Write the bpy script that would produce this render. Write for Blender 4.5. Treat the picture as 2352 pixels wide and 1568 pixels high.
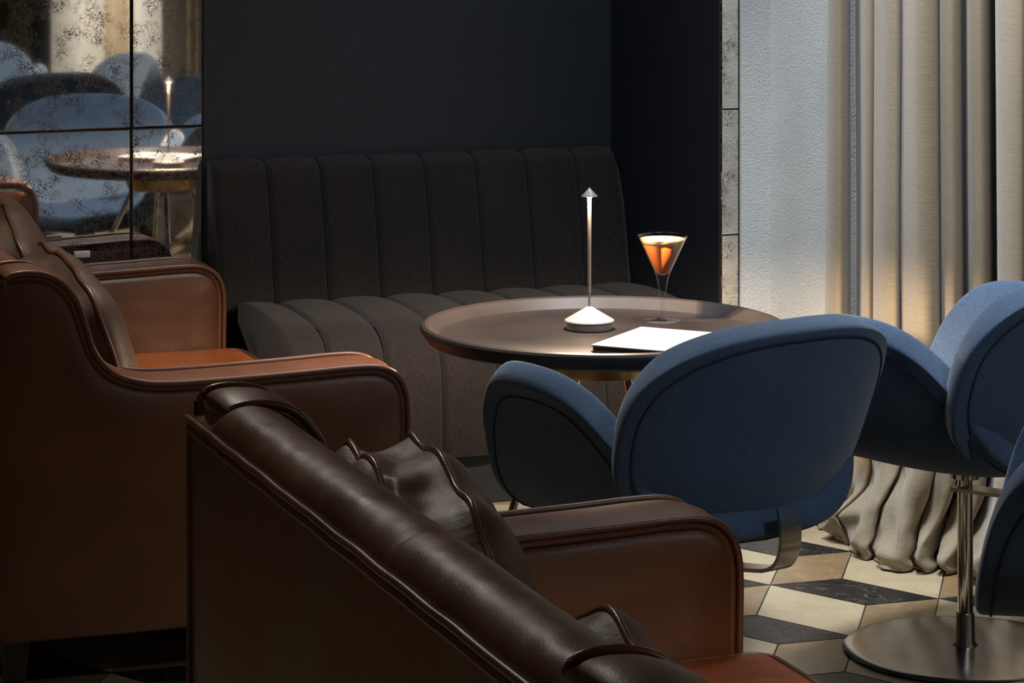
import bpy, bmesh, math, random
from mathutils import Vector, Matrix, noise
for o in list(bpy.data.objects): bpy.data.objects.remove(o, do_unlink=True)
C = bpy.context.scene.collection
PI = math.pi; R = math.radians
random.seed(7)
sc = bpy.context.scene

# ------------------------------------------------------------------ camera, world, lights, exposure
cam = bpy.data.objects.new('camera', bpy.data.cameras.new('camera')); C.objects.link(cam); sc.camera = cam
cam.location = (-1.728, -7.086, 1.55); cam.rotation_euler = (R(90), 0, R(-20))
cam.data.sensor_width = 36; cam.data.lens = 36*6400/2352
cam.data.shift_y = -(784+291)/2352; cam.data.clip_start = .05
cam.data.dof.use_dof = False
sc.view_settings.view_transform = 'Standard'; sc.view_settings.look = 'None'
sc.view_settings.exposure = 0.0; sc.view_settings.gamma = 1; sc.view_settings.use_curve_mapping = False
w = bpy.data.worlds.new('world'); sc.world = w; w.use_nodes = True
w.node_tree.nodes['Background'].inputs[0].default_value = (.50, .62, .85, 1)
w.node_tree.nodes['Background'].inputs[1].default_value = .25

def area(name, loc, target, size, power, col, spread=180, size_y=None):
    l = bpy.data.lights.new(name, 'AREA'); l.size = size; l.energy = power; l.color = col
    if size_y: l.shape = 'RECTANGLE'; l.size_y = size_y
    l.spread = R(spread)
    o = bpy.data.objects.new(name, l); C.objects.link(o); o.location = loc
    d = Vector(target)-Vector(loc); o.rotation_euler = d.to_track_quat('-Z', 'Y').to_euler()
    return o
def spot(name, loc, target, power, col, cone, blend=.5, rad=.03):
    l = bpy.data.lights.new(name, 'SPOT'); l.energy = power; l.color = col
    l.spot_size = R(cone); l.spot_blend = blend; l.shadow_soft_size = rad
    o = bpy.data.objects.new(name, l); C.objects.link(o); o.location = loc
    d = Vector(target)-Vector(loc); o.rotation_euler = d.to_track_quat('-Z', 'Y').to_euler()
    return o
def batwing(o):
    l = o.data; l.use_nodes = True; nt = l.node_tree; em = nt.nodes['Emission']
    tc = nt.nodes.new('ShaderNodeTexCoord'); sx = nt.nodes.new('ShaderNodeSeparateXYZ'); nt.links.new(tc.outputs['Normal'], sx.inputs[0])
    ab = nt.nodes.new('ShaderNodeMath'); ab.operation = 'ABSOLUTE'; nt.links.new(sx.outputs[2], ab.inputs[0])
    mr = nt.nodes.new('ShaderNodeMapRange'); nt.links.new(ab.outputs[0], mr.inputs[0])
    for i, x in ((1, .28), (2, .80), (3, 1.0), (4, .13)): mr.inputs[i].default_value = x
    nt.links.new(mr.outputs[0], em.inputs['Strength'])
    return o
COOL = (.78, .90, 1.0); WARM = (1.0, .72, .48); NEUT = (1, .90, .76)
area('ceiling_light_cool', (.42, -1.02, 2.8), (.85, -1.1, 0), .40, 10, (.84, .92, 1.0), 100)
area('ceiling_light_curtain', (.86, -2.0, 2.8), (1.10, -1.95, 0), .45, 19, (.92, .95, 1.0), 82)
area('ceiling_light_sofa', (-.65, -1.25, 2.8), (-.6, -2.2, 0), .30, 14, (1, .92, .78), 120)
area('fill_light_chairs', (1.1, -5.0, 2.8), (.85, -2.6, .5), .5, 3.5, (.80, .90, 1.0), 50)  # added cool fill that lifts the chair backs, not a lamp of the room
area('fill_light_left', (-2.9, -4.0, 2.8), (-1.0, -3.6, .4), 1.0, 3.5, NEUT, 120)  # invented weak fill from the left, brightens the foreground sofa's back and roll
area('fill_light_rear', (.50, -5.3, 2.8), (1.25, -5.4, .7), .5, 36, NEUT, 72)  # unseen helper light, added to brighten the curtains reflected in the mirror

# ------------------------------------------------------------------ materials
def newmat(name):
    m = bpy.data.materials.new(name); m.use_nodes = True
    nt = m.node_tree; b = nt.nodes['Principled BSDF']
    return m, nt, b
def N(nt, t, **kw):
    n = nt.nodes.new(t)
    for k, v in kw.items():
        if k.startswith('_'): setattr(n, k[1:], v)
        else: n.inputs[k.replace('__', ' ')].default_value = v
    return n
def L(nt, a, b): nt.links.new(a, b)
def ramp(nt, src, pts):
    r = nt.nodes.new('ShaderNodeValToRGB'); e = r.color_ramp.elements
    while len(e) > 1: e.remove(e[-1])
    e[0].position = pts[0][0]; e[0].color = (*pts[0][1], 1)
    for p, c in pts[1:]:
        x = e.new(p); x.color = (*c, 1)
    L(nt, src, r.inputs[0]); return r
def tex(nt, kind='Object'):
    return nt.nodes.new('ShaderNodeTexCoord').outputs[kind]
def mulc(nt, a, b, mode='MULTIPLY', f=1.0):
    m = nt.nodes.new('ShaderNodeMix'); m.data_type = 'RGBA'; m.blend_type = mode; m.inputs[0].default_value = f
    for s, i in ((a, 6), (b, 7)):
        if isinstance(s, tuple): m.inputs[i].default_value = (*s, 1)
        else: L(nt, s, m.inputs[i])
    return m.outputs[2]
def plain(name, col, rough=.5, metal=0, spec=.5):
    m, nt, b = newmat(name)
    co = tex(nt); n = N(nt, 'ShaderNodeTexNoise', Scale=18.0, Detail=3.0); L(nt, co, n.inputs['Vector'])
    r = ramp(nt, n.outputs['Fac'], [(.3, tuple(c*.88 for c in col)), (.7, tuple(min(1, c*1.1) for c in col))])
    L(nt, r.outputs[0], b.inputs['Base Color'])
    b.inputs['Roughness'].default_value = rough; b.inputs['Metallic'].default_value = metal
    b.inputs['Specular IOR Level'].default_value = spec
    return m
def leather(name, c0, c1, rough=(.30, .48), crease=.16):
    m, nt, b = newmat(name); co = tex(nt)
    n = N(nt, 'ShaderNodeTexNoise', Scale=4.0, Detail=6.0, Roughness=.6); L(nt, co, n.inputs['Vector'])
    r = ramp(nt, n.outputs['Fac'], [(.3, c0), (.72, c1)])
    # scratches: stretched pale strokes
    n3 = N(nt, 'ShaderNodeTexNoise', Scale=14.0, Detail=8.0, Roughness=.7); L(nt, co, n3.inputs['Vector'])
    r3 = ramp(nt, n3.outputs['Fac'], [(.66, (1, 1, 1)), (.74, (1.5, 1.35, 1.25))])
    L(nt, mulc(nt, r.outputs[0], r3.outputs[0]), b.inputs['Base Color'])
    mr = N(nt, 'ShaderNodeMapRange', **{'To__Min': rough[0], 'To__Max': rough[1]}); L(nt, n.outputs['Fac'], mr.inputs[0])
    mr.inputs[1].default_value = .3; mr.inputs[2].default_value = .7
    L(nt, mr.outputs[0], b.inputs['Roughness'])
    v = N(nt, 'ShaderNodeTexVoronoi', Scale=170.0, _feature='DISTANCE_TO_EDGE'); 
    wn = N(nt, 'ShaderNodeTexNoise', Scale=30.0, Detail=2.0); L(nt, co, wn.inputs['Vector'])
    va = N(nt, 'ShaderNodeVectorMath', _operation='MULTIPLY_ADD'); va.inputs[1].default_value = (.02, .02, .02)
    L(nt, wn.outputs['Color'], va.inputs[0]); L(nt, co, va.inputs[2]); L(nt, va.outputs[0], v.inputs['Vector'])
    rr = ramp(nt, v.outputs[0], [(0, (0, 0, 0)), (.12, (1, 1, 1))])
    b1 = N(nt, 'ShaderNodeBump', Strength=.12, Distance=.001); L(nt, rr.outputs[0], b1.inputs['Height'])
    mp = N(nt, 'ShaderNodeMapping'); mp.inputs['Scale'].default_value = (7, 7, 9); L(nt, co, mp.inputs[0])
    n4 = N(nt, 'ShaderNodeTexNoise', Scale=1.0, Detail=4.0, Roughness=.55, Distortion=.8); L(nt, mp.outputs[0], n4.inputs['Vector'])
    b2 = N(nt, 'ShaderNodeBump', Strength=crease, Distance=.008); L(nt, n4.outputs['Fac'], b2.inputs['Height'])
    L(nt, b1.outputs[0], b2.inputs['Normal']); L(nt, b2.outputs[0], b.inputs['Normal'])
    b.inputs['Specular IOR Level'].default_value = .5
    return m
def fabric(name, c0, c1, scale=900, sheen=.3, rough=.9, strength=.35):
    m, nt, b = newmat(name); co = tex(nt)
    n = N(nt, 'ShaderNodeTexNoise', Scale=float(scale), Detail=2.0, Roughness=.7); L(nt, co, n.inputs['Vector'])
    r = ramp(nt, n.outputs['Fac'], [(.32, c0), (.68, c1)])
    n2 = N(nt, 'ShaderNodeTexNoise', Scale=9.0, Detail=4.0); L(nt, co, n2.inputs['Vector'])
    r2 = ramp(nt, n2.outputs['Fac'], [(.3, (.86, .86, .88)), (.7, (1.05, 1.05, 1.05))])
    L(nt, mulc(nt, r.outputs[0], r2.outputs[0]), b.inputs['Base Color'])
    bp = N(nt, 'ShaderNodeBump', Strength=strength, Distance=.0015); L(nt, n.outputs['Fac'], bp.inputs['Height']); L(nt, bp.outputs[0], b.inputs['Normal'])
    b.inputs['Roughness'].default_value = rough; b.inputs['Sheen Weight'].default_value = sheen
    b.inputs['Sheen Roughness'].default_value = .45; b.inputs['Specular IOR Level'].default_value = .15
    return m
LEATHER = leather('brown_leather', (.070, .0235, .0085), (.122, .0395, .0125), (.38, .52))
LEATHER_SEAT = leather('tan_leather', (.25, .062, .014), (.36, .092, .022))
LEATHER_DARK = leather('dark_leather', (.060, .031, .021), (.098, .050, .033), (.46, .62), .5)
PIPING = leather('piping_leather', (.085, .034, .017), (.14, .058, .028), (.25, .4))
BLUE = fabric('blue_wool', (.032, .058, .105), (.078, .125, .205), 420, .22)
BLUE_SEAM = plain('blue_seam', (.012, .022, .05), .9)
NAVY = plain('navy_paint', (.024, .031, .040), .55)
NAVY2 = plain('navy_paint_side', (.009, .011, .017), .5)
BANQ = fabric('charcoal_wool', (.0100, .0090, .0088), (.039, .032, .029), 380, .10, .9, .3)
BANQ_SEAM = plain('charcoal_seam', (.006, .006, .006), .9)
WOOD = plain('dark_wood', (.03, .018, .012), .4)
STEEL = plain('brushed_steel', (.42, .40, .38), .22, 1.0)
CHROME = plain('chrome', (.75, .74, .72), .08, 1.0)
BRASS = plain('brass', (.50, .33, .13), .38, 1.0)
TRAY = plain('bronze_tray_metal', (.022, .0175, .017), .42, 0, .3)
LAMPW = plain('lamp_white', (.25, .25, .255), .5)
LAMPG = plain('lamp_pole', (.34, .30, .28), .35, .5)
PAPER = plain('menu_cover', (.44, .445, .45), .7)
MENUIN = plain('menu_inside', (.09, .06, .05), .5)
GOLD = plain('gold_foil', (.36, .27, .16), .35, .6)
CARD = plain('card_white', (.62, .62, .60), .6)
CEIL = plain('ceiling_paint', (.18, .18, .18), .8)
GROUT = plain('black_joint', (.010, .010, .010), .6)

def plaster():
    m, nt, b = newmat('white_plaster'); co = tex(nt)
    n = N(nt, 'ShaderNodeTexNoise', Scale=190.0, Detail=5.0, Roughness=.6); L(nt, co, n.inputs['Vector'])
    n2 = N(nt, 'ShaderNodeTexNoise', Scale=5.0, Detail=4.0); L(nt, co, n2.inputs['Vector'])
    r = ramp(nt, n2.outputs['Fac'], [(.3, (.64, .675, .685)), (.7, (.73, .765, .77))])
    L(nt, r.outputs[0], b.inputs['Base Color']); b.inputs['Roughness'].default_value = .9
    bp = N(nt, 'ShaderNodeBump', Strength=.8, Distance=.007); L(nt, n.outputs['Fac'], bp.inputs['Height']); L(nt, bp.outputs[0], b.inputs['Normal'])
    return m
PLASTER = plaster()
def antique():
    m, nt, b = newmat('antique_mirror'); co = tex(nt)
    v = N(nt, 'ShaderNodeTexNoise', Scale=120.0, Detail=5.0, Roughness=.7, Distortion=.8); L(nt, co, v.inputs['Vector'])
    # ridge
    s = N(nt, 'ShaderNodeMath', _operation='SUBTRACT'); L(nt, v.outputs['Fac'], s.inputs[0]); s.inputs[1].default_value = .5
    a = N(nt, 'ShaderNodeMath', _operation='ABSOLUTE'); L(nt, s.outputs[0], a.inputs[0])
    big = N(nt, 'ShaderNodeTexNoise', Scale=16.0, Detail=3.0, Roughness=.6); L(nt, co, big.inputs['Vector'])
    mr = N(nt, 'ShaderNodeMapRange'); L(nt, big.outputs['Fac'], mr.inputs[0])
    for i, x in ((1, .41), (2, .66), (3, .0), (4, .046)): mr.inputs[i].default_value = x
    lt = N(nt, 'ShaderNodeMath', _operation='SUBTRACT'); L(nt, mr.outputs[0], lt.inputs[0]); L(nt, a.outputs[0], lt.inputs[1])
    k = N(nt, 'ShaderNodeMapRange'); L(nt, lt.outputs[0], k.inputs[0])
    for i, x in ((1, 0.0), (2, .012), (3, 0.), (4, 1.)): k.inputs[i].default_value = x
    mx = nt.nodes.new('ShaderNodeMix'); mx.data_type = 'RGBA'; L(nt, k.outputs[0], mx.inputs[0])
    mx.inputs[6].default_value = (.80, .75, .68, 1); mx.inputs[7].default_value = (.035, .026, .020, 1)
    L(nt, mx.outputs[2], b.inputs['Base Color'])
    inv = N(nt, 'ShaderNodeMath', _operation='SUBTRACT'); inv.inputs[0].default_value = 1.0; L(nt, k.outputs[0], inv.inputs[1]); L(nt, inv.outputs[0], b.inputs['Metallic'])
    rr = N(nt, 'ShaderNodeMath', _operation='MULTIPLY_ADD'); L(nt, k.outputs[0], rr.inputs[0]); rr.inputs[1].default_value = .5; rr.inputs[2].default_value = .025
    L(nt, rr.outputs[0], b.inputs['Roughness'])
    return m
ANTIQUE = antique()
def curtainmat():
    m, nt, b = newmat('curtain_linen'); co = tex(nt)
    mp = N(nt, 'ShaderNodeMapping'); mp.inputs['Scale'].default_value = (30, 30, 420); L(nt, co, mp.inputs[0])
    n = N(nt, 'ShaderNodeTexNoise', Scale=1.0, Detail=4.0, Roughness=.6); L(nt, mp.outputs[0], n.inputs['Vector'])
    r = ramp(nt, n.outputs['Fac'], [(.3, (.27, .225, .150)), (.7, (.345, .29, .200))])
    n2 = N(nt, 'ShaderNodeTexNoise', Scale=3.5, Detail=5.0); L(nt, co, n2.inputs['Vector'])
    r2 = ramp(nt, n2.outputs['Fac'], [(.3, (.86, .85, .84)), (.7, (1, 1, 1))])
    L(nt, mulc(nt, r.outputs[0], r2.outputs[0]), b.inputs['Base Color'])
    b.inputs['Roughness'].default_value = .75; b.inputs['Sheen Weight'].default_value = .3
    bp = N(nt, 'ShaderNodeBump', Strength=.2, Distance=.002); L(nt, n.outputs['Fac'], bp.inputs['Height']); L(nt, bp.outputs[0], b.inputs['Normal'])
    return m
CURTAIN = curtainmat()
def marble(name, c0, c1, vein, vs=7.0, amt=.05, rough=.3, sp=.3):
    m, nt, b = newmat(name); co = tex(nt)
    at = nt.nodes.new('ShaderNodeAttribute'); at.attribute_name = 'tile'
    ad = N(nt, 'ShaderNodeVectorMath', _operation='MULTIPLY_ADD'); ad.inputs[1].default_value = (7, 5, 3)
    L(nt, at.outputs['Vector'], ad.inputs[0]); L(nt, co, ad.inputs[2])
    n = N(nt, 'ShaderNodeTexNoise', Scale=vs, Detail=8.0, Roughness=.62, Distortion=.7); L(nt, ad.outputs[0], n.inputs['Vector'])
    r = ramp(nt, n.outputs['Fac'], [(.3, c0), (.7, c1)])
    n2 = N(nt, 'ShaderNodeTexNoise', Scale=vs*1.3, Detail=6.0, Roughness=.6, Distortion=1.5); L(nt, ad.outputs[0], n2.inputs['Vector'])
    s = N(nt, 'ShaderNodeMath', _operation='SUBTRACT'); L(nt, n2.outputs['Fac'], s.inputs[0]); s.inputs[1].default_value = .47
    a = N(nt, 'ShaderNodeMath', _operation='ABSOLUTE'); L(nt, s.outputs[0], a.inputs[0])
    rv = ramp(nt, a.outputs[0], [(0, (1, 1, 1)), (.012, (0, 0, 0))])
    mf = N(nt, 'ShaderNodeMath', _operation='MULTIPLY'); L(nt, rv.outputs[0], mf.inputs[0]); mf.inputs[1].default_value = amt
    mx = nt.nodes.new('ShaderNodeMix'); mx.data_type = 'RGBA'; L(nt, mf.outputs[0], mx.inputs[0]); L(nt, r.outputs[0], mx.inputs[6]); mx.inputs[7].default_value = (*vein, 1)
    L(nt, mx.outputs[2], b.inputs['Base Color']); b.inputs['Roughness'].default_value = rough; b.inputs['Specular IOR Level'].default_value = sp
    return m
M_CREAM = marble('cream_marble', (.35, .28, .17), (.43, .36, .24), (.25, .15, .08), 6, .55)
M_BROWN = marble('brown_marble', (.17, .11, .055), (.27, .185, .10), (.50, .40, .24), 10, .45)
M_BLACK = marble('black_marble', (.006, .006, .007), (.018, .017, .018), (.20, .19, .18), 8, .5, .35, .12)
def glassmat():
    m = bpy.data.materials.new('clear_glass'); m.use_nodes = True; nt = m.node_tree; nt.nodes.clear()
    out = nt.nodes.new('ShaderNodeOutputMaterial'); tr = nt.nodes.new('ShaderNodeBsdfTransparent'); gl_ = nt.nodes.new('ShaderNodeBsdfGlossy')
    tr.inputs[0].default_value = (.97, .97, .97, 1); gl_.inputs['Roughness'].default_value = .03
    lw = nt.nodes.new('ShaderNodeLayerWeight'); lw.inputs[0].default_value = .28
    mr = nt.nodes.new('ShaderNodeMapRange'); nt.links.new(lw.outputs['Facing'], mr.inputs[0])
    for i, x in ((1, .2), (2, .8), (3, .03), (4, .95)): mr.inputs[i].default_value = x
    mx = nt.nodes.new('ShaderNodeMixShader'); nt.links.new(mr.outputs[0], mx.inputs[0]); nt.links.new(tr.outputs[0], mx.inputs[1]); nt.links.new(gl_.outputs[0], mx.inputs[2])
    nt.links.new(mx.outputs[0], out.inputs[0]); return m
GLASS = glassmat()
COFFEE = plain('cocktail_liquid', (.28, .064, .006), .6, 0, .1)
COFFEE.node_tree.nodes['Principled BSDF'].inputs['Subsurface Weight'].default_value = .5
COFFEE.node_tree.nodes['Principled BSDF'].inputs['Subsurface Radius'].default_value = (.02, .006, .002)
FOAM = plain('cocktail_foam', (.36, .205, .095), .6)
BEAN = plain('coffee_bean', (.05, .02, .01), .4)
def emis(name, col, s):
    m, nt, b = newmat(name); b.inputs['Base Color'].default_value = (*col, 1)
    b.inputs['Emission Color'].default_value = (*col, 1); b.inputs['Emission Strength'].default_value = s
    return m
LED = emis('led_emitter', (1, .72, .48), 60)

# ------------------------------------------------------------------ mesh helpers
def obj(name, bm, m, parent=None, smooth=True, loc=None, rot=None, angle=None):
    bmesh.ops.recalc_face_normals(bm, faces=bm.faces)
    me = bpy.data.meshes.new(name); bm.to_mesh(me); bm.free()
    for x in (m if isinstance(m, list) else [m]): me.materials.append(x)
    if smooth: me.polygons.foreach_set('use_smooth', [True]*len(me.polygons))
    if angle is not None:
        me.set_sharp_from_angle(angle=R(angle))
    o = bpy.data.objects.new(name, me); C.objects.link(o)
    if parent: o.parent = parent
    if loc: o.location = loc
    if rot: o.rotation_euler = rot
    return o
def empty(name, loc, rz=0):
    o = bpy.data.objects.new(name, None); C.objects.link(o); o.location = loc; o.rotation_euler = (0, 0, rz)
    o.empty_display_size = .05
    return o
def tag(o, label=None, cat=None, group=None, kind=None):
    for k, v in (('label', label), ('category', cat), ('group', group), ('kind', kind)):
        if v: o[k] = v
    return o
def kids(o): return [c for c in bpy.data.objects if c.parent == o]
def copy_tree(o, parent=None):
    c = o.copy(); C.objects.link(c)
    if parent: c.parent = parent
    for ch in kids(o): copy_tree(ch, c)
    return c
def box(bm, x0, x1, y0, y1, z0, z1):
    v = [bm.verts.new(p) for p in ((x0,y0,z0),(x1,y0,z0),(x1,y1,z0),(x0,y1,z0),(x0,y0,z1),(x1,y0,z1),(x1,y1,z1),(x0,y1,z1))]
    for f in ((0,3,2,1),(4,5,6,7),(0,1,5,4),(1,2,6,5),(2,3,7,6),(3,0,4,7)): bm.faces.new([v[i] for i in f])
    return v
def rbox(x0, x1, y0, y1, z0, z1, r=.01, seg=3):
    bm = bmesh.new(); box(bm, x0, x1, y0, y1, z0, z1)
    bmesh.ops.bevel(bm, geom=bm.edges[:], offset=r, segments=seg, profile=.5, affect='EDGES')
    return bm
def lathe(bm, prof, seg=64, c=(0, 0, 0)):
    rings = []
    for r, z in prof:
        if r < 1e-6: rings.append([bm.verts.new((c[0], c[1], c[2]+z))])
        else: rings.append([bm.verts.new((c[0]+r*math.cos(2*PI*k/seg), c[1]+r*math.sin(2*PI*k/seg), c[2]+z)) for k in range(seg)])
    for a, b in zip(rings, rings[1:]):
        for k in range(seg):
            k2 = (k+1) % seg
            if len(a) == 1 and len(b) == 1: continue
            if len(a) == 1: bm.faces.new((a[0], b[k], b[k2]))
            elif len(b) == 1: bm.faces.new((a[k], a[k2], b[0]))
            else: bm.faces.new((a[k], a[k2], b[k2], b[k]))
    return bm
def tube(bm, pts, r, seg=8, closed=False, caps=True):
    pts = [Vector(p) for p in pts]; n = len(pts); rings = []; up = None
    rr = r if isinstance(r, (list, tuple)) else [r]*n
    for i, p in enumerate(pts):
        if closed: t = pts[(i+1) % n]-pts[i-1]
        else: t = pts[min(i+1, n-1)]-pts[max(i-1, 0)]
        t.normalize()
        if up is None: up = Vector((0, 0, 1)) if abs(t.z) < .9 else Vector((1, 0, 0))
        x = up.cross(t); 
        if x.length < 1e-4: x = Vector((1, 0, 0)).cross(t)
        x.normalize(); y = t.cross(x); up = y
        rings.append([bm.verts.new(p+(x*math.cos(2*PI*k/seg)+y*math.sin(2*PI*k/seg))*rr[i]) for k in range(seg)])
    for i in range(n if closed else n-1):
        a, b = rings[i], rings[(i+1) % n]
        off = 0
        if closed and i == n-1:
            off = min(range(seg), key=lambda o: (a[0].co-b[o].co).length)
        for k in range(seg): bm.faces.new((a[k], a[(k+1) % seg], b[(k+1+off) % seg], b[(k+off) % seg]))
    if caps and not closed:
        bm.faces.new(rings[0][::-1]); bm.faces.new(rings[-1])
    return bm
def smooth_path(pts, sub=6, closed=False):
    P = [Vector(p) for p in pts]; out = []; n = len(P)
    for i in range(n if closed else n-1):
        if closed: a, b, c, d = P[i-1], P[i], P[(i+1) % n], P[(i+2) % n]
        else: a, b, c, d = P[max(i-1, 0)], P[i], P[i+1], P[min(i+2, n-1)]
        for k in range(sub):
            t = k/sub
            out.append(.5*((2*b)+(c-a)*t+(2*a-5*b+4*c-d)*t*t+(3*b-3*c+d-a)*t**3))
    if not closed: out.append(P[-1])
    return out
def grid(bm, nu, nv, f, closeu=False):
    V = [[bm.verts.new(f(i/(nu if closeu else nu-1), j/(nv-1))) for j in range(nv)] for i in range(nu)]
    for i in range(nu if closeu else nu-1):
        for j in range(nv-1):
            a = V[i]; b = V[(i+1) % nu]
            bm.faces.new((a[j], b[j], b[j+1], a[j+1]))
    return V
def mod(o, solid=None, sub=0):
    if solid:
        s = o.modifiers.new('solid', 'SOLIDIFY'); s.thickness = solid; s.offset = 0
    if sub:
        s = o.modifiers.new('sub', 'SUBSURF'); s.levels = sub; s.render_levels = sub
    return o
def clamp(x, a=0., b=1.): return max(a, min(b, x))
def sst(a, b, x): t = clamp((x-a)/(b-a)); return t*t*(3-2*t)
def nz(x, y, z=0): return noise.noise(Vector((x, y, z)))

# ------------------------------------------------------------------ setting
XR = 1.55; YF = -11.5; XL = -4.0; ZC = 2.9
def struct(name, bm, m, smooth=False, label=None):
    o = obj(name, bm, m, None, smooth); o['kind'] = 'structure'
    if label: o['label'] = label
    return o
# floor of cream / brown / black parallelograms
AX, AY = None, None
f_, y0_, H_ = 6400., -291., 1.55
def cam2room(X, Y):
    c, s = math.cos(R(20)), math.sin(R(20))
    return Vector((-1.728+X*c+Y*s, -7.086-X*s+Y*c, 0))
A0 = cam2room(.501304*H_, 4.11011*H_); rot0 = -1.779010-R(20); S = .162271*H_; KW = .678
U = Vector((math.cos(rot0), math.sin(rot0), 0))*S; V_ = Vector((math.cos(rot0+PI/3), math.sin(rot0+PI/3), 0))*S
W_ = Vector((math.cos(rot0+2*PI/3), math.sin(rot0+2*PI/3), 0))*S*KW
bm = bmesh.new(); lay = bm.faces.layers.float_vector.new('tile') if hasattr(bm.faces.layers, 'float_vector') else None
box(bm, XL, XR+.1, YF, 0.1, -.06, -.001)
for f in bm.faces: f.material_index = 3
g = .0016
def tilef(p, a, b, mi):
    # hexagon-of-three pattern: p is the acute corner
    n = [p, p+a, p+a+b, p+b]; c = (n[0]+n[2])/2
    q = []
    for v in n:
        d = (c-v); q.append(v+d.normalized()*g*1.6)
    if not all(XL < v.x < XR+.05 and YF < v.y < .05 for v in q): 
        if not (XL-.4 < c.x < XR+.3 and YF-.3 < c.y < .3): return
        q = [Vector((clamp(v.x, XL, XR+.1), clamp(v.y, YF, .1), 0)) for v in q]
        ar = sum((q[i].x*q[(i+1)%4].y-q[(i+1)%4].x*q[i].y) for i in range(4))/2
        if abs(ar) < 1e-4: return
    f = bm.faces.new([bm.verts.new(v) for v in q]); f.material_index = mi
    if lay is not None: f[lay] = (random.random()*9, random.random()*9, random.random()*9)
T1 = U+V_; T2 = V_+W_   # lattice of the six-way corners: A->D = u+v, C->D = v+w
for i in range(-60, 60):
    for j in range(-60, 60):
        p = A0+T1*i+T2*j
        if not (XL-1 < p.x < XR+1 and YF-1 < p.y < 1): continue
        tilef(p, U, V_, 0)        # cream
        tilef(p, -W_, U, 1)       # brown
        tilef(p, V_, W_, 2)       # black
floor = struct('floor', bm, [M_CREAM, M_BROWN, M_BLACK, GROUT])
bm = bmesh.new(); box(bm, XL, XR+.1, YF, .1, ZC, ZC+.05); struct('ceiling', bm, CEIL)
bm = bmesh.new(); box(bm, XL-.05, XL, YF, .1, 0, ZC); struct('wall_left', bm, NAVY)
bm = bmesh.new(); box(bm, XL, XR+.1, YF-.05, YF, 0, ZC); struct('wall_front', bm, NAVY)
bm = bmesh.new(); box(bm, XL, -.003, .004, .1, 0, ZC); box(bm, -.003, 1.14, 0, .1, 0, ZC); struct('wall_back', bm, NAVY)
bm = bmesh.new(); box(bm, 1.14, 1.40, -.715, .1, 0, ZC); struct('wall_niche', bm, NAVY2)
# plaster wall beside the curtain (concave corner), then recess behind the curtains
bm = bmesh.new(); box(bm, 1.196, 1.276, -.73, -.715, 0, ZC); box(bm, 1.276, 1.65, -1.06, -.715, 0, ZC)
o = struct('wall_plaster', bm, PLASTER)
bm = bmesh.new(); box(bm, 1.56, 1.65, YF, -1.06, 0, ZC); struct('wall_right', bm, PLASTER)
def pillar(y0, y1, x, m, n):
    bm = rbox(x, 1.56, y0, y1, 0, ZC, .006, 2); return struct(n, bm, m)
pillar(-4.95, -4.52, 1.20, PLASTER, 'trim_1'); pillar(-6.45, -5.85, 1.2, PLASTER, 'trim_2'); pillar(-6.95, -6.47, 1.22, NAVY, 'trim_3')

# antique mirror panels; the left ones stand very slightly turned from the wall
MIRROR_YAW = 1.7
MT = R(MIRROR_YAW)
def mirror_panel(x0, x1, z0, z1, y, label, group=None, tilt=(0, 0)):
    bm = bmesh.new(); cx, cz = (x0+x1)/2, (z0+z1)/2; w2, h2 = (x1-x0)/2, (z1-z0)/2; b = min(.003, w2*.1)
    o_ = [(-w2, -h2), (w2, -h2), (w2, h2), (-w2, h2)]; i_ = [(-w2+b, -h2+b), (w2-b, -h2+b), (w2-b, h2-b), (-w2+b, h2-b)]
    a = [bm.verts.new((x, .0, z)) for x, z in o_]; c = [bm.verts.new((x, -.0045, z)) for x, z in o_]; d = [bm.verts.new((x, -.006, z)) for x, z in i_]
    for k in range(4):
        k2 = (k+1) % 4; bm.faces.new((a[k], a[k2], c[k2], c[k])); bm.faces.new((c[k], c[k2], d[k2], d[k]))
    bm.faces.new(d); bm.faces.new(a[::-1])
    if x0 < 0: y += cx*math.tan(MT); tilt = (MIRROR_YAW, 0)
    o = obj('mirror_panel', bm, ANTIQUE, None, False, (cx, y, cz)); o.rotation_euler = (R(tilt[1]), 0, R(tilt[0]))
    tag(o, label, 'mirror', group); return o
G = .0016
ZJ = .893
mirror_panel(-.195+G, -.006, ZJ+G, 1.75, 0.003, 'antique speckled mirror panel, narrow one above the joint beside the dark wall')
mirror_panel(-.195+G, -.006, .30, ZJ-G, 0.003, 'antique speckled mirror panel, narrow one below the joint beside the dark wall')
mirror_panel(-1.20, -.195-G, ZJ+G, 1.75, 0.003, 'antique speckled mirror panel, wide one at the upper left')
mirror_panel(-1.20, -.195-G, .30, ZJ-G, 0.003, 'antique speckled mirror panel, wide one at the left below the joint')
bm = bmesh.new(); box(bm, -1.2, -.003, .0035, .0045, .3, 1.75); struct('trim_4', bm, GROUT)
for z0, z1, t in ((.30, .644, 'lowest, just above the tray table'), (.648, .958, 'middle one between two joints'), (.962, 1.30, 'highest one')):
    mirror_panel(1.144, 1.191, z0, z1, -.718, 'narrow speckled antique mirror strip beside the white plaster, '+t)
bm = bmesh.new(); box(bm, 1.14, 1.196, -.7175, -.715, 0, ZC); struct('trim_5', bm, GROUT)

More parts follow.
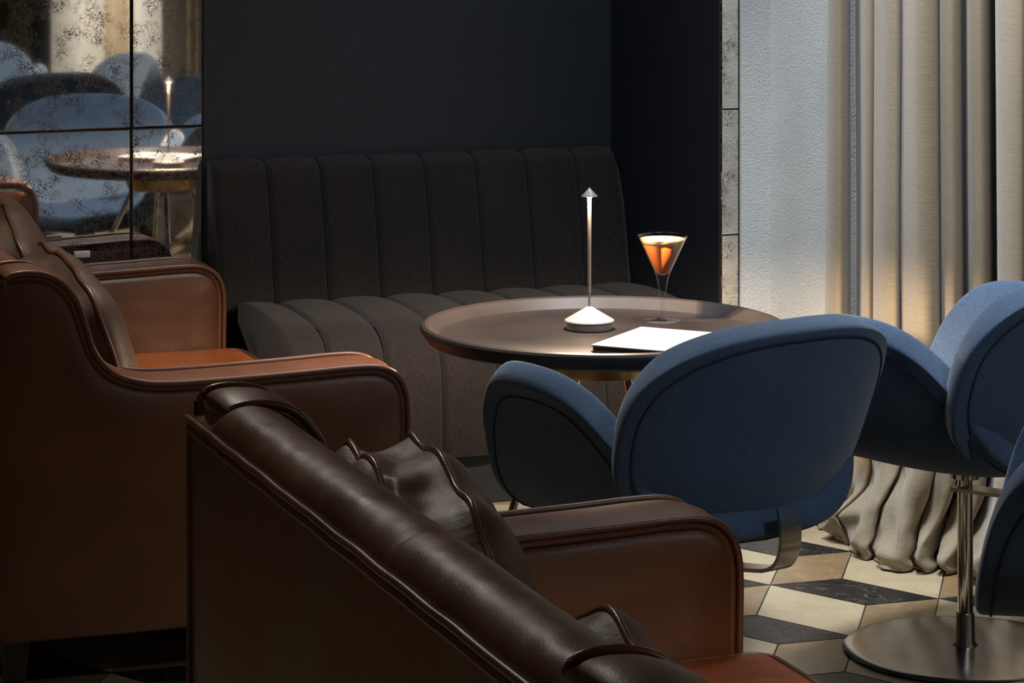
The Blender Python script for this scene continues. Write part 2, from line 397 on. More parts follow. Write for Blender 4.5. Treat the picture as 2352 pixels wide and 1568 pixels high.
# ------------------------------------------------------------------ curtains
def curtain(y0, y1, xm, label, folds=None, seed=0, puddle=True, top=ZC-.02, path=None):
    """hangs from y0 (wall side) to y1; folds: list of (s in 0..1, x offset)"""
    n = int(abs(y1-y0)*170) if path is None else len(path); rz = 110
    if folds is None:
        k = int(abs(y1-y0)/.075); folds = []
        rnd = random.Random(seed)
        for i in range(k+1): folds.append((i/k, (.035 if i % 2 else -.035)*(.5+rnd.random())))
    def off(s):
        for (a, p), (b, q) in zip(folds, folds[1:]):
            if s <= b:
                t = sst(0, 1, (s-a)/(b-a)); return p+(q-p)*t
        return folds[-1][1]
    bm = bmesh.new()
    def f(u, v):
        z = top*(v**1.6)
        if path is None:
            y = y0+(y1-y0)*u; x = xm+off(u)*(1+.15*nz(y*3, z*.8, seed))
        else:
            q = path[int(round(u*(n-1)))]; x, y = q.x, q.y+.006*nz(q.y*5, z*.9, seed)
            x = q.x+.004*nz(y*2, z*.7, seed+1)
        x += .007*nz(y*5, z*1.1, seed+3)
        if u < .12: y += (.05*(1-z/1.3) if z < 1.3 else 0)*(1-u/.12)
        if puddle:
            k = clamp(1-z/.42); kk = k*k
            def rdg(a, b, c): return 1-abs(nz(a, b, c))*2.6
            x -= .040*kk*(1+nz(y*4, 1, seed+5))
            x -= kk*.060*rdg(y*5+z*6, z*2.2, seed+9)*clamp(z/.03, .35)
            x -= k*.020*rdg(y*11-z*7, z*4, seed+2)
            x -= k*.006*rdg(y*9+z*16, z*9, seed+6)
            y += kk*.07*nz(y*5, z*7, seed+7)
            z = max(.004, z+kk*.012*nz(y*14, z*10, seed+4))
        return Vector((x, y, z))
    grid(bm, n, rz, f)
    o = obj('curtain', bm, CURTAIN); mod(o, .004)
    return tag(o, label, 'curtain')
def yp(px): # x=1.27 plane
    d = ((px-1176)/6400)
    c, s = math.cos(R(20)), math.sin(R(20)); dx = d*c+s; dy = -d*s+c
    return -7.086+(1.27+1.728)/dx*dy
def yp2(px, x):
    d = ((px-1176)/6400); c, s_ = math.cos(R(20)), math.sin(R(20)); dx = d*c+s_; dy = -d*s_+c
    return -7.086+(x+1.728)/dx*dy
PT = [(1906, 1.272), (1912, 1.245), (1925, 1.238), (1940, 1.250), (1948, 1.285), (1953, 1.335), (1970, 1.345), (1980, 1.29), (1986, 1.258), (1994, 1.250), (2002, 1.258), (2007, 1.272), (2013, 1.258), (2036, 1.240), (2060, 1.250),
      (2070, 1.285), (2077, 1.264), (2112, 1.240), (2148, 1.250), (2157, 1.280), (2165, 1.260), (2188, 1.244), (2204, 1.258), (2211, 1.30), (2221, 1.295), (2229, 1.262), (2252, 1.244), (2270, 1.262), (2276, 1.32), (2288, 1.36),
      (2294, 1.265), (2318, 1.240), (2348, 1.250), (2358, 1.285), (2366, 1.262), (2400, 1.24), (2425, 1.28), (2440, 1.26)]
def xo(p): return .145*sst(2080, 2310, p)
pl = [Vector((x+xo(p), yp2(p, x+xo(p)), 0)) for p, x in PT]
k = 0
while pl[-1].y > -3.25:
    pl.append(Vector((1.44 if k % 2 else 1.385, pl[-1].y-(.035 if k % 2 else .07)-.02*random.random(), 0))); k += 1
dense = smooth_path(pl, 6)
curtain(dense[0].y, dense[-1].y, 1.285, 'long beige linen curtain crumpled on the floor behind the blue chairs', None, 1, path=dense)
curtain(-3.45, -4.50, 1.33, 'beige curtain further along the window wall, seen in the mirror right of the pale pillar', None, 3)
curtain(-4.97, -5.83, 1.33, 'beige curtain between two pillars, seen only in the antique mirror', None, 5)
curtain(-6.97, -9.5, 1.33, 'farthest beige curtain past the dark pillar, seen only in the mirror', None, 8)

# ------------------------------------------------------------------ banquette
bq = tag(empty('banquette', (.58, -.3, 0)), 'dark channel-tufted banquette bench along the navy wall behind the tray table', 'banquette')
OX, OY = .58, -.3
XB0, XB1 = .005, 1.137
seams = [.149+.1425*k for k in range(0, 7)]   # back seams
def groove(x, w=.010):
    d = min(abs(x-s_) for s_ in seams); return math.exp(-(d/w)**2)
def puff(x):
    s_ = (x-seams[0])/.1425; fr = s_-math.floor(s_); return 4*fr*(1-fr)
xs = []
x = XB0
allx = set([XB0, XB1])
for s_ in seams:
    for d in (-.02, -.012, -.007, -.003, 0, .003, .007, .012, .02): allx.add(s_+d)
for k in range(0, 57): allx.add(XB0+(XB1-XB0)*k/56)
xs = sorted(v for v in allx if XB0 <= v <= XB1)
backprof = smooth_path([(0, -.012, .40), (0, -.155, .42), (0, -.150, .50), (0, -.118, .65), (0, -.088, .76), (0, -.070, .790), (0, -.040, .802), (0, -.006, .799)], 5)
bm = bmesh.new(); rows = []
for x in xs:
    gq = groove(x, .007); pf_ = puff(x); e = clamp((XB1-x)/.03); corner = 1-math.sqrt(max(0, 1-(1-e)**2))
    r_ = []
    for i, p in enumerate(backprof):
        n_ = Vector((0, -1, .12)) if p.z < .8 else Vector((0, -.5, .8))
        q = p+n_.normalized()*(pf_*.007-gq*.010)
        if p.z > .6: q.z -= corner*.045*sst(.6, .82, p.z)
        q.x = x+ (.0 if p.z < .6 else 0); q.y = min(-.003, q.y+corner*.015)
        r_.append(bm.verts.new((q.x-OX, q.y-OY, q.z)))
    rows.append(r_)
for a, b in zip(rows, rows[1:]):
    for j in range(len(a)-1): bm.faces.new((a[j], b[j], b[j+1], a[j+1]))
for r_ in (rows[0], rows[-1]):
    try: bm.faces.new(r_)
    except Exception: pass
back = obj('backrest', bm, BANQ, bq)
for s_ in seams:
    bm = bmesh.new(); pts = [Vector((s_-OX - 0, p.y-OY+.0045, p.z)) for p in backprof[4:-3]]
    tube(bm, pts, .0022, 6); obj('seam', bm, BANQ_SEAM, back)
XS0 = .04
seatprof = smooth_path([(0, -.10, .440), (0, -.16, .447), (0, -.30, .455), (0, -.46, .452), (0, -.56, .440), (0, -.625, .405), (0, -.655, .34), (0, -.665, .24), (0, -.665, .13)], 6)
bm = bmesh.new(); rows = []
for x in [v for v in xs if v >= XS0]:
    gq = groove(x, .006); pf_ = puff(x); r_ = []
    for i, p in enumerate(seatprof):
        a, b = seatprof[max(i-1, 0)], seatprof[min(i+1, len(seatprof)-1)]; t = (b-a).normalized(); n_ = Vector((0, t.z, -t.y)); n_ = -n_ if n_.z < 0 or (abs(n_.z) < .2 and n_.y > 0) else n_
        if n_.y > .2: n_ = -n_
        q = p+n_*(pf_*.008-gq*.010); r_.append(bm.verts.new((x-OX, q.y-OY, q.z)))
    rows.append(r_)
for a, b in zip(rows, rows[1:]):
    for j in range(len(a)-1): bm.faces.new((a[j], b[j], b[j+1], a[j+1]))
for r_ in (rows[0], rows[-1]):
    try: bm.faces.new(r_)
    except Exception: pass
seat = obj('seat', bm, BANQ, bq)
for s_ in seams:
    bm = bmesh.new(); tube(bm, [Vector((s_-OX, p.y-OY, p.z-.0065 if p.y > -.56 else p.z-.002)) if p.y > -.63 else Vector((s_-OX, p.y-OY+.006, p.z)) for p in seatprof[4:]], .0022, 6); obj('seam', bm, BANQ_SEAM, seat)
bm = rbox(XS0-OX, XB1-OX, -.62-OY, -.02-OY, .0, .135, .004); obj('plinth', bm, NAVY, bq)

# ------------------------------------------------------------------ leather sofa (local: x forward 0..D, y 0 near .. LW far)
D, LW, TA = .815, 1.64, .15
P2 = [(.024, .100), (.024, .45), (.022, .745), (.022, .780), (.045, .791), (.09, .788), (.125, .770), (.152, .735), (.168, .690), (.182, .645), (.203, .612), (.235, .587), (.285, .571), (.34, .566), (.42, .566),
      (.52, .568), (.62, .571), (.70, .574), (.755, .572), (.790, .556), (.808, .525), (.813, .48), (.812, .40), (.812, .30), (.815, .20), (.815, .10)]
def prof_dense():
    pts = smooth_path([(p[0], 0, p[1]) for p in P2], 4)
    return [(p.x, p.z) for p in pts]
PD = prof_dense()
def offs(poly, d):
    n = len(poly); out = []
    for i in range(n):
        a, b = poly[max(i-1, 0)], poly[min(i+1, n-1)]
        tx, tz = b[0]-a[0], b[1]-a[1]; l = math.hypot(tx, tz) or 1
        out.append((poly[i][0]+tz/l*d, poly[i][1]-tx/l*d))
    return out
def make_arm(side):
    """side -1: near arm (outer face at y=0), +1 far arm (outer face at y=LW)"""
    bm = bmesh.new()
    lay_ = [(0.006, -.016), (0, -.006), (.004, .001), (.018, .005), (.05, .010), (TA/2, .012), (TA-.05, .010), (TA-.018, .005), (TA-.004, .001), (TA, -.006), (TA-.006, -.016)]
    # order: d = inset (negative = inward)
    seq = [(y, d) for y, d in lay_]
    rings = []
    for y, d in seq:
        pr = offs(PD, -d)   # profile runs back-bottom -> up -> front-bottom : outward is left side of travel
        rings.append([(max(x, .018 if z < .74 else .004), y, max(z, .100)) for x, z in pr])
    VV = []
    for rg in rings:
        VV.append([bm.verts.new((x-D/2, (y if side < 0 else LW-y)-LW/2, z)) for x, y, z in rg])
    for a, b in zip(VV, VV[1:]):
        for j in range(len(a)-1): bm.faces.new((a[j], a[j+1], b[j+1], b[j]))
    return bm
def arm_panel(side, inner):
    """slightly padded leather panel laid on the arm's side, built as a grid under the profile"""
    bm = bmesh.new(); nx, nzv = 70, 34
    ins = offs(PD, .013)
    top = [p for p in ins]
    def ztop(x):
        best = 0
        for a, b in zip(top, top[1:]):
            if min(a[0], b[0]) <= x <= max(a[0], b[0]):
                t = 0 if abs(b[0]-a[0]) < 1e-6 else (x-a[0])/(b[0]-a[0]); best = max(best, a[1]+(b[1]-a[1])*t)
        return best
    x0, x1 = .007, .800
    yb = TA if inner else 0
    def f(u, v):
        uu = .5-.5*math.cos(PI*u) if True else u
        x = x0+(x1-x0)*uu; zt = ztop(clamp(x, .036, x1-.0005)); z = .104+(zt-.104)*(1-(1-v)**1.3)
        e = min(min(x-x0, x1-x)/.07, (zt-z)/.07, 1.); e = clamp(e)
        b = math.sqrt(1-(1-e)**2)*(.016 if inner else .009)
        b += e*.0035*nz(x*7, z*7, 5 if inner else 2)
        if inner: b += e*.004*nz(x*5+2, z*22, 3)*sst(.35, .8, x)
        y = yb+(b if inner else -b)*1.0
        return Vector((x-D/2, (y if side < 0 else LW-y)-LW/2, z))
    grid(bm, nx, nzv, f); return bm
def arm_piping(side, inner):
    y = TA-.001 if inner else .001
    path = offs(PD, -.004)
    bm = bmesh.new(); pts = []
    for x, z in path:
        pts.append(Vector((x-D/2, (y if side < 0 else LW-y)-LW/2, max(z, .102))))
    pts = pts[3:]
    tube(bm, pts, .0062, 8)
    # bottom run
    return bm
def cushion_bm(w, h, t, bx=.035, seed=0, crump=1.0, n=2.6):
    """boxed cushion: width along y, height along z, thickness x; centre at origin. returns mesh + the 2 piping loops"""
    bm = bmesh.new(); seg = 88; loops = {}
    def outline(phi, grow=1.0, sd=0):
        c, s_ = math.cos(phi), math.sin(phi); r = 1/((abs(c)**n+abs(s_)**n)**(1/n))
        ear = 1+.05*abs(math.sin(2*phi))**3
        r *= ear
        y, z = r*c*w/2*grow, r*s_*h/2*grow
        topk = clamp(s_)
        k = crump*(.006+.016*topk)
        y += k*nz(y*9, z*9, seed+sd); z += k*1.4*nz(y*11+5, z*7, seed+sd+.5)-crump*.02*topk*(nz(y*4, 3, seed)+.2)
        return y, z
    def ring(phi_f): return [phi_f(2*PI*k/seg) for k in range(seg)]
    layers = []
    def front(g_, x0, sgn, sd):
        def fn(phi):
            y, z = outline(phi, g_, sd*.3)
            b = max(0, 1-g_**3.2)**.55
            wr = crump*.006*nz(y*14, z*9, seed+sd)+crump*.009*nz(y*5, z*6, seed+sd+7)*b
            return Vector((x0+sgn*(b*t*.42)+wr, y, z))
        return fn
    gs = [1, .985, .95, .89, .80, .68, .54, .38, .2]
    for g_ in reversed(gs): layers.append(ring(front(g_, bx, 1, 1)))
    def bord(k):
        def fn(phi):
            y, z = outline(phi, 1-.035*math.sin(PI*k)*(1+crump*.8*nz(phi*5, k*2, seed)), .3*(1-2*k))
            tp = clamp(math.sin(phi))
            wv = crump*tp*.012*nz(phi*9, k*4, seed+4)
            return Vector((bx*(1-2*k)+wv, y, z+wv*.6))
        return fn
    for k in (.12, .3, .5, .7, .88): layers.append(ring(bord(k)))
    for g_ in gs: layers.append(ring(front(g_, -bx, -1, 2)))
    VV = [[bm.verts.new(p) for p in r_] for r_ in layers]
    for a, b in zip(VV, VV[1:]):
        for k in range(seg): bm.faces.new((a[k], a[(k+1) % seg], b[(k+1) % seg], b[k]))
    bm.faces.new(VV[0]); bm.faces.new(VV[-1])
    return bm, (layers[len(gs)-1], layers[-len(gs)])
def make_cushion(name, w, h, t, bx, seed, parent, mat, loc, rot, crump=1.0):
    bm, lp = cushion_bm(w, h, t, bx, seed, crump)
    o = obj(name, bm, mat, parent, True, loc, rot)
    o.modifiers.new('sub', 'SUBSURF').levels = 1
    for l in lp:
        b2 = bmesh.new(); tube(b2, l, .0052, 7, True); obj('piping', b2, PIPING, o)
    return o
def make_sofa(loc, label):
    root = tag(empty('leather_sofa', loc), label, 'sofa')
    for side in (-1, 1):
        a = obj('arm', make_arm(side), LEATHER, root)
        for inner in (False, True):
            obj('side_panel', arm_panel(side, inner), LEATHER if not inner else LEATHER, a)
            obj('piping', arm_piping(side, inner), PIPING, a)
        bm = bmesh.new(); y = (.0 if side < 0 else LW)-LW/2
        tube(bm, [(-D/2, y, .104), (D/2-.003, y, .104)], .0062, 8); obj('piping', bm, PIPING, a)
    # back with top roll
    bp = smooth_path([(.004, 0, .10), (.002, 0, .5), (.000, 0, .732), (-.001, 0, .748), (.004, 0, .772), (.028, 0, .791), (.065, 0, .792), (.098, 0, .776), (.120, 0, .74), (.14, 0, .60), (.145, 0, .40), (.145, 0, .10)], 4)
    bm = bmesh.new(); n = 120
    def f(u, v):
        p = bp[int(round(v*(len(bp)-1)))]; y = .002+(LW-.004)*u
        q = p.copy(); k = sst(.72, .79, p.z)
        q.z += k*(.0025*nz(y*6, p.x*8, 1)+.002*nz(y*28, p.x*30, 2))-k*.006*math.exp(-((y-LW*.42)/.008)**2)
        e = min(y, LW-y)
        if e < TA*.95: q.z -= k*.022*sst(TA*.95, TA*.6, e) if False else k*.022*(1-sst(TA*.6, TA*1.05, e))
        if p.x < .01 and p.z < .74: q.x -= .004*math.sin(PI*clamp((p.z-.1)/.64))*math.sin(PI*u)
        return Vector((q.x-D/2, y-LW/2, q.z))
    V = grid(bm, n, len(bp), f)
    bk = obj('backrest', bm, LEATHER, root)
    for yy in (.0, LW):
        bm = bmesh.new(); tube(bm, [(.001-D/2, yy-LW/2, .104+.65*i/20) for i in range(21)], .0055, 8); obj('piping', bm, PIPING, bk)
    for dz, dx in ((.753, -.0045), (.738, -.002)):
        bm = bmesh.new(); tube(bm, [(dx-D/2, LW*i/90-LW/2, dz+.002*nz(i*.2, dz*9)) for i in range(91)], .0058, 8); obj('piping', bm, PIPING, bk)
    bm = rbox(.10-D/2, .80-D/2, TA+.001-LW/2, LW-TA-.001-LW/2, .10, .245, .012); obj('seat_base', bm, LEATHER_DARK, root)
    wI = (LW-2*TA-.012)/2
    for k in (0, 1):
        yc = TA+.003+wI*(k+.5)+k*.006-LW/2
        bm = rbox(.15-D/2, .862-D/2, yc-wI/2+.004, yc+wI/2-.004, .248, .372, .028, 5)
        for v in bm.verts:
            if v.co.z > .35:
                a = clamp(1-abs((v.co.y-yc)/(wI/2))); v.co.z += .008*a
        bmesh.ops.subdivide_edges(bm, edges=[e for e in bm.edges if e.calc_length() > .2], cuts=10, use_grid_fill=True)
        for v in bm.verts:
            if v.co.z > .36:
                e = min(clamp((wI/2-abs(v.co.y-yc))/.08), clamp((.862-D/2-v.co.x)/.08)); v.co.z += .010*e+.004*nz(v.co.x*8, v.co.y*8, k)*e
        sc_ = obj('seat_cushion', bm, LEATHER_SEAT, root)
        yl, yr, xf, rr = yc-wI/2+.012, yc+wI/2-.012, .854-D/2, .04
        loop = [(.16-D/2, yl)]+[(xf-rr+rr*math.sin(a*PI/16), yl+rr-rr*math.cos(a*PI/16)) for a in range(9)]+[(xf-rr+rr*math.cos(a*PI/16), yr-rr+rr*math.sin(a*PI/16)) for a in range(9)]+[(.16-D/2, yr)]
        for z in (.368, .262):
            bm = bmesh.new(); tube(bm, [(x, y, z) for x, y in loop], .0058, 8); obj('piping', bm, PIPING, sc_)
    for k, (yy, zz, rl) in enumerate(((.44, .600, 0), (1.12, .600, 0))):
        make_cushion('back_cushion', .60, .42, .17, .045, 3+k*5, root, LEATHER_DARK, (.225-D/2, yy-LW/2, zz), (rl, R(-13), 0))
    for xx in (.03, .76):
        for yy in (.05, LW-.05):
            bm = bmesh.new(); s1, s2 = .018, .026
            v = [bm.verts.new((xx+.015-D/2+a*s, yy-LW/2+b*s, z)) for s, z in ((s1, 0), (s2, .102)) for a, b in ((-1, -1), (1, -1), (1, 1), (-1, 1))]
            for fc in ((3, 2, 1, 0), (4, 5, 6, 7), (0, 1, 5, 4), (1, 2, 6, 5), (2, 3, 7, 6), (3, 0, 4, 7)): bm.faces.new([v[i] for i in fc])
            obj('leg', bm, WOOD, root, False)
    return root
sofaA = make_sofa((-.850+D/2, -1.830+LW/2, 0), 'brown leather sofa standing against the mirror, tan seat, dark slumped back cushions')
sofaB = copy_tree(sofaA); sofaB.location = (-.775+D/2, -3.085-LW/2, 0)
sofaB['label'] = 'brown leather sofa in the foreground seen from behind, with a long rolled back edge'
def cush(root): return sorted([c for c in kids(root) if c.name.startswith('back_cushion')], key=lambda c: c.location.y)
ca = cush(sofaA); cb = cush(sofaB)
SOFA_TWEAK = True
ca[0].location.z += -.045; ca[0].location.x -= .012; ca[0].rotation_euler = (R(-2), R(-17), R(2))
ca[1].location.z += -.005; ca[1].location.x -= .015; ca[1].rotation_euler = (R(4), R(-16), R(-4))
cb[1].location += Vector((.0, .07, -.06)); cb[1].rotation_euler = (R(9), R(-8), R(-6))
cb[0].location += Vector((0, -.02, -.125)); cb[0].rotation_euler = (R(6), R(-6), R(-4)); cb[0].location += Vector((0, .12, -.01))
tag(obj('card', rbox(-.02, .02, -.006, .006, 0, .016, .0015), CARD, None, True, (-.357, -.178, .5905)), 'small plain white card lying on the sofa arm against the mirror', 'card')

# ------------------------------------------------------------------ blue lounge chair (local: faces +y)
def disc_map(u, v, n=2.5):
    x = u*math.sqrt(1-v*v/2); y = v*math.sqrt(1-u*u/2)
    r = math.hypot(x, y)
    if r < 1e-6: return 0, 0
    c, s_ = x/r, y/r; k = 1/((abs(c)**n+abs(s_)**n)**(1/n))
    return x*k, y*k
SL = .475
ANG = []
_x = _z = 0.; _tab = [(0., 0., 0.)]
for i in range(1, 201):
    a = i/200*SL
    th = R(4)+R(66)*sst(.10, .29, a)-R(30)*sst(.385, .475, a)
    _x += SL/200*math.cos(th); _z += SL/200*math.sin(th); _tab.append((_x, _z, th))
def arc(a):
    s_ = 1 if a >= 0 else -1; k = clamp(abs(a)/SL)*200; i = min(int(k), 199); t = k-i
    x = _tab[i][0]*(1-t)+_tab[i+1][0]*t; z = _tab[i][1]*(1-t)+_tab[i+1][1]*t
    return s_*x, z
def seat_pt(p, q):
    x, z = arc(p*SL)
    t = abs(p)
    D_ = .262-.035*t*t; yc = .01+.055*t*t
    y = yc+q*D_
    zz = .390+z-.045*max(0, q-.45)**1.5*(1-t*.6)+.05*max(0, -q-.4)**2*(1-t)
    zz -= .02*(1-t*t)*(1-q*q)
    return Vector((x, y, zz))
def back_pt(p, q):
    W, Hh = .322*(1+.10*q), .190
    Rr = .40; a = p*W/Rr
    x = Rr*math.sin(a); yf = Rr*(1-math.cos(a))*(.85-.25*q)
    z = .578+q*Hh-.012*p*p
    y = -.262+yf-.055*(q)+.035*max(0, -q-.35)
    return Vector((x, y, z))
def shell(ptf, th, nu, nv, n=2.5):
    bm = bmesh.new()
    grid(bm, nu, nv, lambda u, v: ptf(*disc_map(u*2-1, v*2-1, n)))
    return bm
def nrm(ptf, p, q):
    e = .01; a = ptf(p+e, q)-ptf(p-e, q); b = ptf(p, q+e)-ptf(p, q-e); return a.cross(b).normalized()
def seam_loop(ptf, g_, th, side, n=2.5, cnt=96, a0=0, a1=2*PI):
    out = []
    for k in range(cnt):
        ph = a0+(a1-a0)*k/cnt; c, s_ = math.cos(ph), math.sin(ph); r = g_/((abs(c)**n+abs(s_)**n)**(1/n))
        p, q = r*c, r*s_; out.append(ptf(p, q)+nrm(ptf, p, q)*th*side)
    return out
def make_chair(loc, rz, label):
    root = tag(empty('lounge_chair', loc, rz), label, 'chair', None)
    s_ = mod(obj('seat_shell', shell(seat_pt, .05, 41, 25, 2.5), BLUE, root), .052, 2)
    bm = bmesh.new(); tube(bm, seam_loop(seat_pt, .90, .0262, -1), .0026, 6, True); obj('seam', bm, BLUE_SEAM, s_)
    b_ = mod(obj('backrest', shell(back_pt, .05, 33, 25, 2.6), BLUE, root), .060, 2)
    bm = bmesh.new(); tube(bm, seam_loop(back_pt, .89, .0300, BSIDE, 2.6), .0026, 6, True); obj('seam', bm, BLUE_SEAM, b_)
    # flat steel strip from back to hub under seat
    path = smooth_path([(0, -.288, .44), (0, -.296, .40), (0, -.293, .365), (0, -.280, .340), (0, -.258, .326), (0, -.22, .318), (0, -.12, .305), (0, .02, .300)], 5)
    bm = bmesh.new(); rows = []
    for i, p in enumerate(path):
        a, b = path[max(i-1, 0)], path[min(i+1, len(path)-1)]; t = (b-a).normalized(); n_ = Vector((0, -t.z, t.y))
        rows.append([bm.verts.new(p+Vector((sx*.0235, 0, 0))+n_*sn*.0035) for sx, sn in ((-1, -1), (1, -1), (1, 1), (-1, 1))])
    for a, b in zip(rows, rows[1:]):
        for k in range(4): bm.faces.new((a[k], a[(k+1) % 4], b[(k+1) % 4], b[k]))
    bm.faces.new(rows[0]); bm.faces.new(rows[-1])
    obj('steel_strip', bm, STEEL, root, True, angle=40)
    bm = bmesh.new(); lathe(bm, [(0, .335), (.03, .335), (.03, .322), (.0155, .318), (.0155, .06), (0, .06)], 40); obj('pole', bm, CHROME, root, True, angle=40)
    bm = bmesh.new(); lathe(bm, [(0, .078), (.0165, .078), (.0185, .074), (.0200, .02), (.026, .0125), (.026, .011), (0, .011)], 40); obj('collar', bm, STEEL, root, True, angle=40)
    bm = bmesh.new(); lathe(bm, [(0, .0135), (.1, .0128), (.222, .0095), (.238, .0075), (.242, .004), (.238, 0), (0, 0)], 96); obj('base_disc', bm, STEEL, root, True, angle=50)
    return root
BSIDE = 1
chair1 = make_chair((.312, -2.385, 0), R(17), 'blue upholstered lounge chair nearest the tray table, its broad back to the viewer')
chair2 = copy_tree(chair1); chair2.location = (1.021, -2.175, 0); chair2.rotation_euler = (0, 0, R(27)); 
for c_ in kids(chair2):
    if c_.name.startswith(('seat_shell', 'backrest', 'steel_strip')): c_.location.z += .024
    if c_.name.startswith('pole'): c_.scale.z = 1.075
chair2['label'] = 'blue upholstered lounge chair by the curtain on a polished pole and round steel base'
chair3 = copy_tree(chair1); chair3.location = (.80, -3.17, 0); chair3.rotation_euler = (0, 0, R(56)); chair3['label'] = 'blue upholstered lounge chair cut off by the right edge of the picture'

for nm, loc, rz, lb in (('a', (.52, -4.05, 0), 172, 'blue lounge chair seen from behind in the mirror, past the tray table'),
                        ('b', (.66, -5.75, 0), 8, 'largest dim blue lounge chair at the upper left of the mirror reflection'),
                        ('c', (.90, -4.75, 0), 80, 'blue lounge chair side on beside the farther tray table')):
    c_ = copy_tree(chair1); c_.location = loc; c_.rotation_euler = (0, 0, R(rz)); c_['label'] = lb
# ------------------------------------------------------------------ tray table
tb = tag(empty('tray_table', (.402, -1.781, -.030)), 'round dark bronze tray table with raised rim in front of the banquette', 'table')
bm = bmesh.new()
lathe(bm, [(0, .634), (.326, .634), (.330, .6355), (.350, .656), (.357, .659), (.364, .6565), (.367, .652), (.3665, .646), (.352, .626), (.34, .620), (.30, .618), (0, .618)], 128)
obj('tray_top', bm, TRAY, tb, True, angle=22)
bm = bmesh.new(); lathe(bm, [(0, .617), (.125, .617), (.127, .612), (.105, .56), (.10, .556), (0, .556)], 72); obj('under_collar', bm, BRASS, tb, True, angle=40)
for k in range(4):
    a = R(189+90*k); bm = bmesh.new()
    pts = smooth_path([(math.cos(a)*r, math.sin(a)*r, z) for r, z in ((.085, .60), (.10, .54), (.155, .42), (.20, .32), (.235, .18), (.25, .032))], 6)
    tube(bm, pts, .0085, 12); obj('leg', bm, CHROME, tb)
tb.scale = (1.025, 1.025, 1)
ZT = .604
# lamp
lx, ly = .402, -1.704
lamp = tag(empty('table_lamp', (lx, ly, ZT)), 'slim cordless table lamp with white cone base glowing on the tray table', 'lamp')
bm = bmesh.new(); lathe(bm, [(0, .001), (.0440, .001), (.0445, .004), (.0445, .0135), (.044, .0145), (0, .0145)], 72); obj('base', bm, plain('lamp_base_side', (.42, .38, .37), .45), lamp, True, angle=40)
bm = bmesh.new(); lathe(bm, [(0, .0145), (.0475, .0145), (.0493, .0165), (.0485, .0185), (.006, .0440), (.004, .0450), (0, .0450)], 72); obj('cone_cover', bm, LAMPW, lamp, True, angle=30)
bm = bmesh.new(); lathe(bm, [(.0022, .044), (.0022, .072), (.0034, .073), (.0036, .15), (.0040, .262), (0, .262)], 24); obj('pole', bm, LAMPG, lamp, True, angle=40)
bm = bmesh.new(); lathe(bm, [(0, .2800), (.0005, .2795), (.0163, .2630), (.0166, .2622), (.0158, .2620), (.0125, .2645), (.0045, .2680), (0, .2680)], 48); obj('lamp_shade', bm, plain('lamp_cap', (.20, .19, .185), .5, .3), lamp, True, angle=30)
bm = bmesh.new(); lathe(bm, [(.0042, .2600), (.0062, .2605), (.0090, .2650), (.0042, .2665)], 32); tag(obj('light_source', bm, LED, lamp), 'glowing ring under the small cap')
lamp.scale = (1.05, 1.05, 1.05)
for a_ in (20, 140, 260):
    px_, py_ = lx+.0095*math.cos(R(a_)), ly+.0095*math.sin(R(a_))
    batwing(spot('lamp_light', (px_, py_, ZT+.2725), (px_, py_, 0), 42, WARM, 160, .35, .005))

# cocktail glass
gx, gy = .583, -1.666
gl = tag(empty('cocktail_glass', (gx, gy, ZT)), 'stemmed conical glass of orange-brown frothy cocktail standing on the tray', 'glass')
outer = [(0, .0005), (.0375, .0005), (.0384, .0018), (.037, .003), (.014, .0060), (.0065, .0095), (.0045, .014), (.0038, .020), (.0045, .040), (.0060, .054), (.0088, .073), (.0125, .092), (.0175, .106), (.0528, .1812), (.0534, .1818)]
inner = [(.0530, .1822), (.0520, .1812), (.0160, .1060), (.0125, .1015), (.007, .0988), (0, .098)]
bm = bmesh.new(); lathe(bm, outer+inner, 72); obj('glass_body', bm, GLASS, gl)
def ri(z): return .0160+(z-.106)*(.0520-.0160)/(.1812-.106)
bm = bmesh.new(); e = .0004
lathe(bm, [(0, .0985), (.0068, .0992), (.0122, .1020), (.0156, .1060), (ri(.164)-e, .164), (0, .164)], 64); obj('drink', bm, COFFEE, gl)
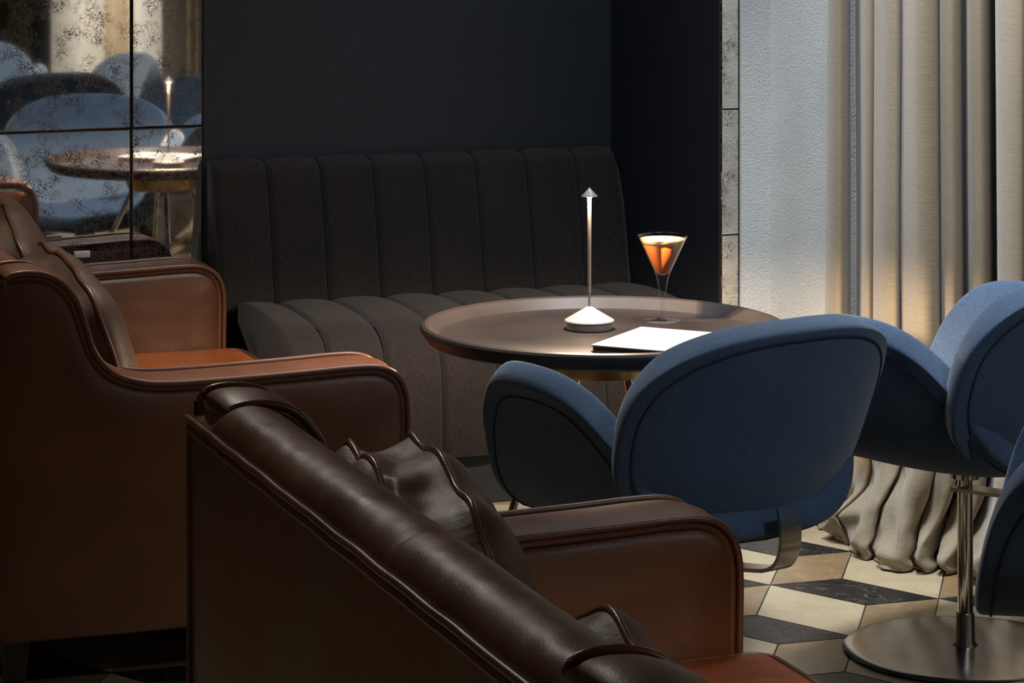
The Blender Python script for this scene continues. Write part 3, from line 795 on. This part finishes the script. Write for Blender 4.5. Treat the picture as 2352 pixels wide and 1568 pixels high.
bm = bmesh.new(); lathe(bm, [(0, .1641), (ri(.1641)-e, .1641), (ri(.1745)-e, .1745), (ri(.1745)-.002, .1750), (0, .1745)], 64); fo = obj('foam', bm, FOAM, gl)
for dx, dy in ((.004, .002), (.009, .0045), (.006, -.002)):
    bm = bmesh.new(); bmesh.ops.create_icosphere(bm, subdivisions=2, radius=1, matrix=Matrix.Translation((dx, dy, .1752)) @ Matrix.Diagonal((.0022, .0016, .0009, 1)))
    obj('coffee_bean', bm, BEAN, fo)

# menu
mn = tag(empty('menu', (.482+.056-.088, -1.793-.062-.085, ZT+.0005), R(-46.5)), 'white covered menu folder with small gold lettering lying on the tray rim', 'menu')
MW, MH = .17, .245
bm = rbox(-MW/2, MW/2, -MH/2, MH/2, .0112, .0140, .0008, 2); obj('front_cover', bm, PAPER, mn)
bm = rbox(-MW/2, MW/2, -MH/2, MH/2, 0, .0022, .0008, 2); obj('back_cover', bm, MENUIN, mn)
bm = bmesh.new()
for k in range(6): box(bm, -MW/2+.002, MW/2-.004, -MH/2+.004, MH/2-.004, .0024+k*.0014, .0032+k*.0014)
obj('pages', bm, MENUIN, mn, False)
bm = bmesh.new()
rnd = random.Random(4)
for row, (z_, wd) in enumerate(((0, .052),)):
    x = -wd/2
    while x < wd/2:
        wl = .0016+rnd.random()*.0016; box(bm, -.012+x, -.012+x+wl, .002, .0055+rnd.random()*.001, .01405, .0142); x += wl+.0012
box(bm, -.012-.045, -.012-.030, .0035, .0041, .01405, .0142); box(bm, -.012+.030, -.012+.045, .0035, .0041, .01405, .0142)
tag(obj('lettering', bm, GOLD, mn, False), 'faint gold lettering')

# second table and lamp further back in the room (only the mirror shows them)
t2 = copy_tree(tb); t2.location = (.22, -4.85, -.030); t2['label'] = 'second round tray table deeper in the room, a lit sliver in the mirror'
l2 = copy_tree(lamp); l2.location = (.10, -4.85, ZT); l2['label'] = 'second slim table lamp, on the farther tray table'
batwing(spot('lamp_light_far', (.098, -4.839, ZT+.2725), (.098, -4.839, 0), 90, WARM, 160, .35, .006))
